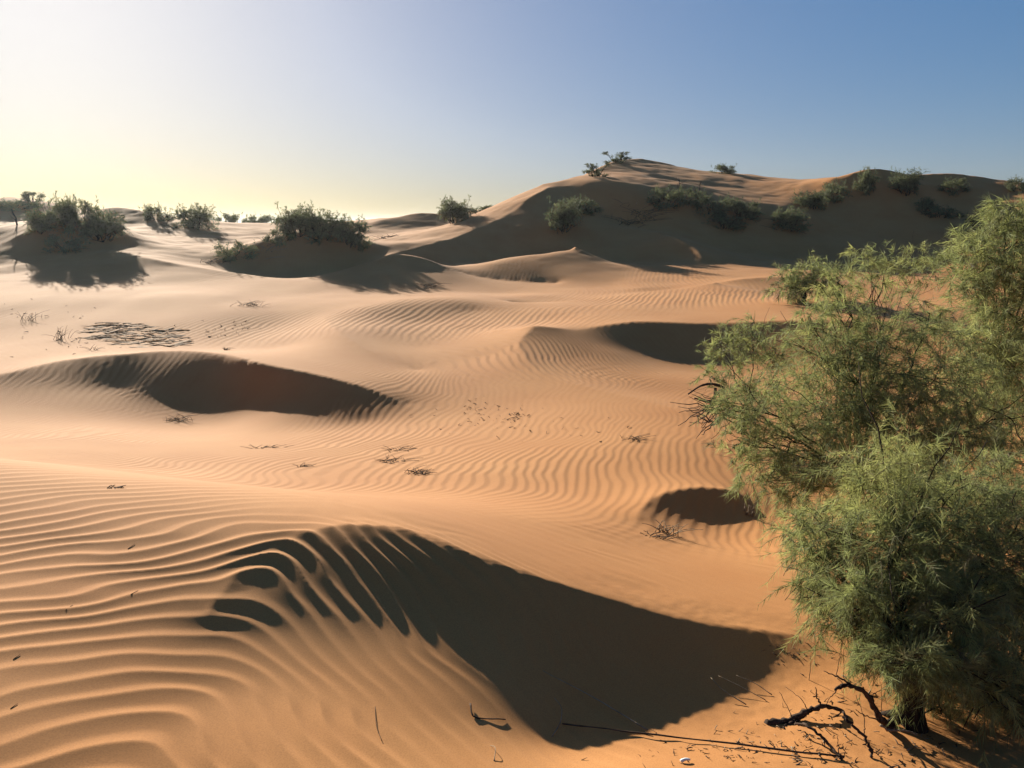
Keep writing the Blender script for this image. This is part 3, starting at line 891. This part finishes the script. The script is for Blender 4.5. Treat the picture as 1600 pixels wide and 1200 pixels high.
yb = hit(1215, 1132)[1]
limb('fallen_branch', 'thick dark broken branch lying on the sand, blunt end to the left', [(1198, 1130), (1230, 1128), (1262, 1112), (1284, 1104), (1318, 1111)], yb, yb + .06, .017, .007, DEAD, 'branch',
     forks=[(3, [(1277, 1090, 0), (1275, 1073, 0)], .005), (2, [(1243, 1126, -.02), (1226, 1136, -.05), (1224, 1150, -.08)], .010), (1, [(1236, 1120, 0), (1217, 1080, .1)], .003), (4, [(1300, 1125, -.03), (1282, 1130, -.05)], .004), (2, [(1256, 1098, 0), (1226, 1073, .12)], .0025)])
yb = hit(1312, 1188)[1]
limb('fallen_branch', 'slender dark curved branch arching from the broken branch down to the bottom edge', [(1243, 1131), (1262, 1133), (1285, 1152), (1302, 1172), (1314, 1188)], yb + .22, yb, .005, .006, DEAD, 'branch',
     forks=[(4, [(1310, 1172, 0), (1309, 1150, 0)], .003), (4, [(1320, 1180, 0), (1316, 1160, 0)], .0025)])
limb('fallen_branch', 'kinked dark twig standing between the fallen branches and the trunk', [(1318, 1112), (1326, 1128), (1348, 1148), (1360, 1168), (1363, 1192)], yb + .12, yb + .02, .005, .006, DEAD, 'branch',
     forks=[(2, [(1352, 1135, 0), (1338, 1085, .05)], .0025), (3, [(1372, 1178, 0), (1380, 1170, 0)], .003)])
yb = b1[1]
limb('fallen_branch', 'arched dead limb bending out left from the foot of the trunk', [(1392, 1150), (1372, 1118), (1358, 1090), (1338, 1075), (1312, 1073), (1304, 1078)], yb - .03, yb - .12, .015, .005, DEAD, 'branch',
     forks=[(3, [(1318, 1062, 0), (1287, 1048, .02)], .0055), (4, [(1302, 1084, 0), (1291, 1100, -.03)], .003), (2, [(1364, 1085, 0), (1378, 1078, .02)], .003), (0, [(1380, 1128, -.02), (1352, 1118, -.1), (1336, 1108, -.16)], .004)])
limb('fallen_branch', 'pale dead root curling over the sand at the foot of the trunk', [(1375, 1132), (1392, 1142), (1412, 1140), (1432, 1149)], yb - .08, yb - .1, .006, .003, TWIG, 'root')
stick('thin_pole', 'long straight dark stick lying across the floor of the near hollow', [(878, 1134, .01), (1000, 1150, .012), (1150, 1168, .012), (1318, 1188, .012)], .0026, .004, DEAD, 'stick', jit=.002)
stick('dry_stalk', 'long pale stalk slanting across the shadow of the near dune', [(848, 1058, .03), (925, 1100, .03), (1012, 1146, .012)], .0014, .003, TWIG, 'stalk', jit=.001, sides=4)
stick('dry_stalk', 'short bow-shaped pale stalk in the shadow of the near dune', [(866, 1104, .04), (877, 1122, .045), (875, 1140, .03), (862, 1152, .0)], .0012, .003, TWIG, 'stalk', jit=.0005, sides=4)
stick('dry_stalk', 'forked pale stalk near the right end of the near shadow', [(1110, 1068, .03), (1128, 1085, .02), (1166, 1104, .005)], .0012, .0025, TWIG, 'stalk', jit=.0006, sides=4)
stick('dry_stalk', 'faint pale stalk above the forked one near the right end of the shadow', [(1122, 1064, .02), (1160, 1082, .02), (1196, 1096, .005)], .001, .002, TWIG, 'stalk', jit=.0006, sides=4)
stick('dry_stalk', 'pale stalk leaving the right edge of the near shadow', [(1150, 1062, .02), (1176, 1072, .02), (1206, 1088, .004)], .001, .0024, TWIG, 'stalk', jit=.0006, sides=4)
stick('dry_stalk', 'little curled pale stalk near the bottom edge left of the shadow', [(766, 1165, .0), (774, 1178, .02), (772, 1190, .0)], .001, .002, TWIG, 'stalk', jit=.0004, sides=4)
stick('dry_stalk', 'thin bent twig on the rippled sand left of the shadow', [(586, 1106, .0), (589, 1140, .004), (597, 1160, .004)], .001, .0014, DEAD, 'twig', jit=.0004, sides=4)
stick('dry_stalk', 'dark forked twig at the left rim of the near shadow', [(735, 1105, .01), (740, 1121, .006), (790, 1126, .004)], .004, .002, DEAD, 'twig', jit=.001, sides=5)


def upright(px, py, h, label, lean=(0, 0), r=.0022, material=None):
    p = on_ground(px, py)
    m = Mesh(); m.tube(bez(p - np.array([0, 0, .03]), p + np.array([lean[0], lean[1], h]), (.006, 0, 0), 7, _rd, .002), r, r * .5, 4)
    o = m.build('upright_twig', material or DEAD, None, p, True); o.location = p
    tag(o, label, 'twig', 'upright twigs beside the near shrub')


upright(1263, 1064, .13, 'lone thin upright twig right of the near shadow')
upright(1306, 1058, .17, 'left of the pair of thin upright twigs below the shrub', (.01, 0))
upright(1317, 1060, .15, 'right of the pair of thin upright twigs below the shrub', (-.01, 0))
upright(1378, 1112, .14, 'thin upright twig just left of the trunk', (-.02, 0))

# small dark chips on the windward side of the near dune
for px, py, lab in ((26, 1027, 'dark slanting sliver on the ripples near the left edge'), (22, 1105, 'dark sliver low on the ripples at the left edge'), (108, 950, 'pale chip on the ripples left of the crescent crest'), (210, 927, 'small dark chip on the ripples left of the crescent crest'), (205, 855, 'longer dark chip high on the near ripples')):
    a = on_ground(px - 5, py + 4, .001); b = on_ground(px + 6, py - 4, .002)
    m = Mesh(); m.tube(np.linspace(a, b, 4), .0018, .0008, 4)
    o = m.build('wood_chip', DEAD, None, a, False); o.location = a
    tag(o, lab, 'twig', 'chips on the near ripples')

# white scrap at the bottom edge
p = on_ground(1071, 1193)
m = Mesh(); m.tube(bez(p + np.array([-.018, 0, .006]), p + np.array([.018, .004, .010]), (0, .004, .008), 6), .007, .004, 6)
SCR, sn, sl_, sb = mat('white_scrap'); sb.inputs['Base Color'].default_value = (.6, .62, .62, 1); sb.inputs['Roughness'].default_value = .4
o = m.build('paper_scrap', SCR, None, p); o.location = p
tag(o, 'tiny crumpled white scrap on the sand at the bottom edge', 'scrap')


# litter: flakes and bits of twig, far too many and small to count
def litter(name, label, spots, n, size, material, seed, flat=.35):
    rg = np.random.RandomState(seed); m = Mesh()
    pts = []
    for _ in range(n):
        cx, cy, rx, ry = spots[rg.randint(len(spots))]
        pts.append((cx + rg.normal() * rx, cy + rg.normal() * ry))
    for px, py in pts:
        p = on_ground(px, min(py, 1210))
        L = size * rg.uniform(.4, 1.6); a = rg.uniform(0, 6.28)
        d = np.array([math.cos(a), math.sin(a), rg.normal() * flat]) * L
        m.tube(bez(p - d * .5 + np.array([0, 0, .1 * L]), p + d * .5 + np.array([0, 0, .2 * L]), rg.normal(size=3) * L * .15, 4), L * rg.uniform(.05, .13), L * .03, 4)
    o = m.build(name, material)
    o['kind'] = 'stuff'; o['label'] = label; o['category'] = 'litter'
    return o


litter('plant_litter', 'dark dry plant litter strewn on the sand round the near shrub', [(1180, 1165, 60, 16), (1090, 1175, 60, 12), (1270, 1150, 40, 30), (1330, 1100, 40, 40), (1240, 1020, 30, 14), (1420, 1170, 60, 16), (1280, 1180, 50, 12), (1500, 1150, 60, 30)], 230, .02, DEAD, 5)
litter('plant_litter', 'pale dry twig bits strewn on the sand round the near shrub', [(1180, 1165, 60, 16), (1270, 1150, 40, 30), (1330, 1100, 40, 40), (1420, 1170, 60, 16)], 120, .026, TWIG, 9)
litter('plant_litter', 'dark clods and bits of litter on the ripples in the basin', [(806, 647, 10, 5), (796, 655, 12, 5), (752, 648, 14, 12), (740, 632, 8, 8), (830, 660, 50, 12), (690, 660, 60, 14), (900, 672, 50, 8)], 120, .045, DEAD, 6)
litter('plant_litter', 'scattered dry twigs on the flat left of the slip face', [(60, 490, 40, 10), (330, 520, 30, 8), (370, 515, 25, 4), (110, 535, 40, 10), (380, 398, 20, 10)], 110, .07, DEAD, 8)


# half buried dead tufts: each a little fan of dark stalks
def tuft(px, py, wpx, hpx, label, n=26, material=None, spread=1.0):
    p = on_ground(px, py); s = p[1] / FPX
    rg = np.random.RandomState(int(px * 7 + py)); m = Mesh()
    for k in range(n):
        a = p + np.array([rg.normal() * wpx * .22 * s, rg.normal() * wpx * .2 * s, 0]); a[2] = gz(a[0], a[1]) - .01
        e = a + np.array([rg.normal() * wpx * .35 * s * spread + wpx * .15 * s, rg.normal() * wpx * .2 * s, rg.uniform(.3, 1.0) * hpx * s])
        m.tube(bez(a, e, (0, 0, hpx * s * .3), 5), max(.004, .35 * s), max(.002, .15 * s), 3)
    o = m.build('dead_tuft', material or DEAD, None, p); o.location = p
    tag(o, label, 'dead plant', 'dead tufts in the sand')


tuft(278, 657, 40, 8, 'dark half-buried tuft on the ripples below the slip face', 34)
tuft(990, 687, 34, 9, 'dark tuft on the basin floor left of the dead roots')
tuft(610, 722, 46, 7, 'upper of the two dark tufts in the middle of the basin', 34)
tuft(650, 740, 40, 9, 'lower of the two dark tufts in the middle of the basin', 34)
tuft(620, 703, 40, 5, 'faint tuft above the two dark tufts in the basin')
tuft(472, 729, 26, 5, 'small tuft left of the two dark tufts in the basin', 18)
tuft(415, 700, 40, 5, 'long faint tuft in the left half of the basin', 22)
tuft(175, 762, 26, 6, 'reddish dry tuft on the back rim of the near dune', 20)
tuft(95, 530, 26, 22, 'upright dry twigs on the flat left of the clay patch', 18)
tuft(146, 547, 20, 12, 'splayed dry twig below the clay patch', 10, None, 1.8)
tuft(45, 500, 30, 16, 'dry twigs on the flat at the far left', 16)
tuft(352, 547, 18, 6, 'low dark tuft right of the clay patch', 20)
tuft(1040, 832, 44, 22, 'bundle of pale dry twigs beside the sand hollow', 26, TWIG, 1.4)
tuft(1020, 838, 40, 8, 'dark sand-covered tuft left of the pale twigs', 24)
tuft(1170, 806, 22, 22, 'pale dry twigs at the right end of the sand hollow', 12, TWIG)
tuft(390, 478, 46, 8, 'dark low tuft on the rippled slope left of the rounded dune', 30)
tuft(668, 449, 40, 6, 'reddish dry tuft on the crest before the big ridge', 30)
tuft(985, 347, 56, 9, 'dry root mat on the slope left of the long dark thicket', 60)
tuft(1010, 338, 44, 8, 'upper dry root mat beside the left end of the long dark thicket', 40)
tuft(420, 386, 44, 9, 'pale dead stems on the left shoulder of the middle mound', 40, TWIG)
tuft(335, 410, 40, 7, 'dark dead stems at the left foot of the middle mound', 34)
tuft(600, 372, 40, 5, 'dry tuft on the slope right of the middle mound', 26)

# tangle of dead roots under the small tamarisk
root = tag(empty('dead_roots', b4), 'dark tangle of dead roots and fallen stems left of the near shrubs', 'roots')
rg = np.random.RandomState(77)
for k in range(34):
    a = at(1140 + rg.normal() * 16, 640 + rg.normal() * 14, 9.4) + up
    e = at(1088 + rg.normal() * 18, 650 + rg.normal() * 24, 9.2 + rg.normal() * .12) + up
    e[2] = max(e[2], gz(e[0], e[1]) + .01); a[2] = max(a[2], gz(a[0], a[1]) + .02)
    m = Mesh(); m.tube(bez(a, e, (0, 0, .05 * rg.normal() + .03), 8, rg, .012), rg.uniform(.006, .016), .003, 5, wobble=.2)
    m.build('root', TWIG if k % 7 == 0 else DEAD, root, b4, True)
for pl in ([(1130, 605), (1112, 600), (1095, 603), (1075, 616)], [(1128, 630), (1105, 628), (1085, 622)], [(1118, 606), (1117, 622), (1113, 640)]):
    P3 = np.array([at(a, b, 9.35) + up for a, b in pl])
    m = Mesh(); m.tube(catmull(P3)[::12], .022, .010, 6, wobble=.2); m.build('root', DEAD, root, b4, True)


# dead snags
def snag(px, py, hpx, label, seed, lean=0.0, n=4):
    p = on_ground(px, py); s = p[1] / FPX; h = hpx * s; rg = np.random.RandomState(seed)
    r = tag(empty('dead_snag', p), label, 'dead tree', 'bare snags on the dunes')
    top = p + np.array([lean * h, 0, h])
    path = bez(p - np.array([0, 0, .2]), top, (rg.normal() * .1 * h, 0, 0), 8, rg, .02 * h)
    m = Mesh(); m.tube(path, .05 * h + .02, .02 * h, 6, wobble=.2); m.build('trunk', DEAD, r, p, True)
    for k in range(n):
        i = rg.randint(3, 7); e = path[i] + np.array([rg.normal() * .35 * h, rg.normal() * .1 * h, rg.uniform(.1, .4) * h])
        m = Mesh(); m.tube(bez(path[i], e, (0, 0, -.05 * h), 6), .022 * h, .008 * h, 4); m.build('branch', DEAD, r, p, True)


snag(27, 352, 24, 'leaning bare snag at the left edge', 3, -.25, 2)
snag(1092, 300, 15, 'short bare stump above the long dark thicket', 4, .1, 2)
snag(1060, 300, 20, 'bare branching snag at the left end of the long dark thicket', 5, 0, 6)
snag(172, 376, 22, 'crooked bare trunk at the right side of the left mound', 6, .5, 4)


# wind-scoured clay patch on the left flat
CLAY = bark_material('grey_clay', (.22, .13, .075), (.34, .20, .11), 9.0)
ORG = hit(205, 523)
rg = np.random.RandomState(12)
root = tag(empty('clay_patch', ORG), 'grey wind-scoured patch of cracked clay plates on the left flat', 'clay')


def plate(w, d, h, seed):
    rr = np.random.RandomState(seed); k = 8
    a = np.linspace(0, 6.283, k, endpoint=False) + rr.normal(size=k) * .15
    rad = 1 + rr.normal(size=k) * .18
    top = np.stack([np.cos(a) * rad * w * .46, np.sin(a) * rad * d * .46, np.full(k, h) + rr.normal(size=k) * h * .25], 1)
    bot = np.stack([np.cos(a) * rad * w * .5, np.sin(a) * rad * d * .5, np.full(k, -.06)], 1)
    v = np.vstack([top, bot, [[0, 0, h]]])
    f = []
    for i in range(k):
        j = (i + 1) % k
        f += [(i, j, 2 * k), (i, k + i, k + j), (i, k + j, j)]
    me = mesh_np('clay_plate', v, np.array(f)); me.materials.append(CLAY)
    return me


plates = [plate(1, .55, .5, 40 + k) for k in range(6)]
for k in range(260):
    u, v_ = rg.uniform(-1, 1), rg.uniform(-1, 1)
    if u * u + v_ * v_ > 1 - .5 * rg.rand(): continue
    px, py = 205 + u * 98, 523 + v_ * 21 + u * 9
    p = hit(px, py)
    o = bpy.data.objects.new('clay_plate', plates[k % 6]); col.objects.link(o); o.parent = root
    s = rg.uniform(.10, .42)
    o.location = (p[0] - ORG[0], p[1] - ORG[1], p[2] - ORG[2] - .006)
    o.rotation_euler = (rg.normal() * .08, rg.normal() * .08, rg.normal() * .35 + .3)
    o.scale = (s * 1.9, s * .55, .02)
print('details', round(time.time() - _t, 1), 's')


# ------------------------------------------------------------------ thin dusty air
def build_haze():
    m = bpy.data.materials.new('haze'); m.use_nodes = True
    n, l = m.node_tree.nodes, m.node_tree.links
    n.remove(n['Principled BSDF'])
    v = n.new('ShaderNodeVolumePrincipled')
    v.inputs['Color'].default_value = (.86, .90, .96, 1)
    v.inputs['Density'].default_value = .0002
    v.inputs['Anisotropy'].default_value = .55
    l.new(v.outputs[0], n['Material Output'].inputs['Volume'])
    x, y0, y1, z0, z1 = 1650.0, -1650.0, 1650.0, -9.5, 12.0
    vv = np.array([(a, b, c) for c in (z0, z1) for a, b in ((-x, y0), (x, y0), (x, y1), (-x, y1))])
    ff = np.array([(3, 2, 1, 0), (4, 5, 6, 7), (0, 1, 5, 4), (1, 2, 6, 5), (2, 3, 7, 6), (3, 0, 4, 7)])
    o = bpy.data.objects.new('haze', mesh_np('haze', vv, ff)); o.data.materials.append(m)
    o['kind'] = 'stuff'; o['label'] = 'thin dusty haze over the dunes'; o['category'] = 'haze'
    col.objects.link(o)


build_haze()
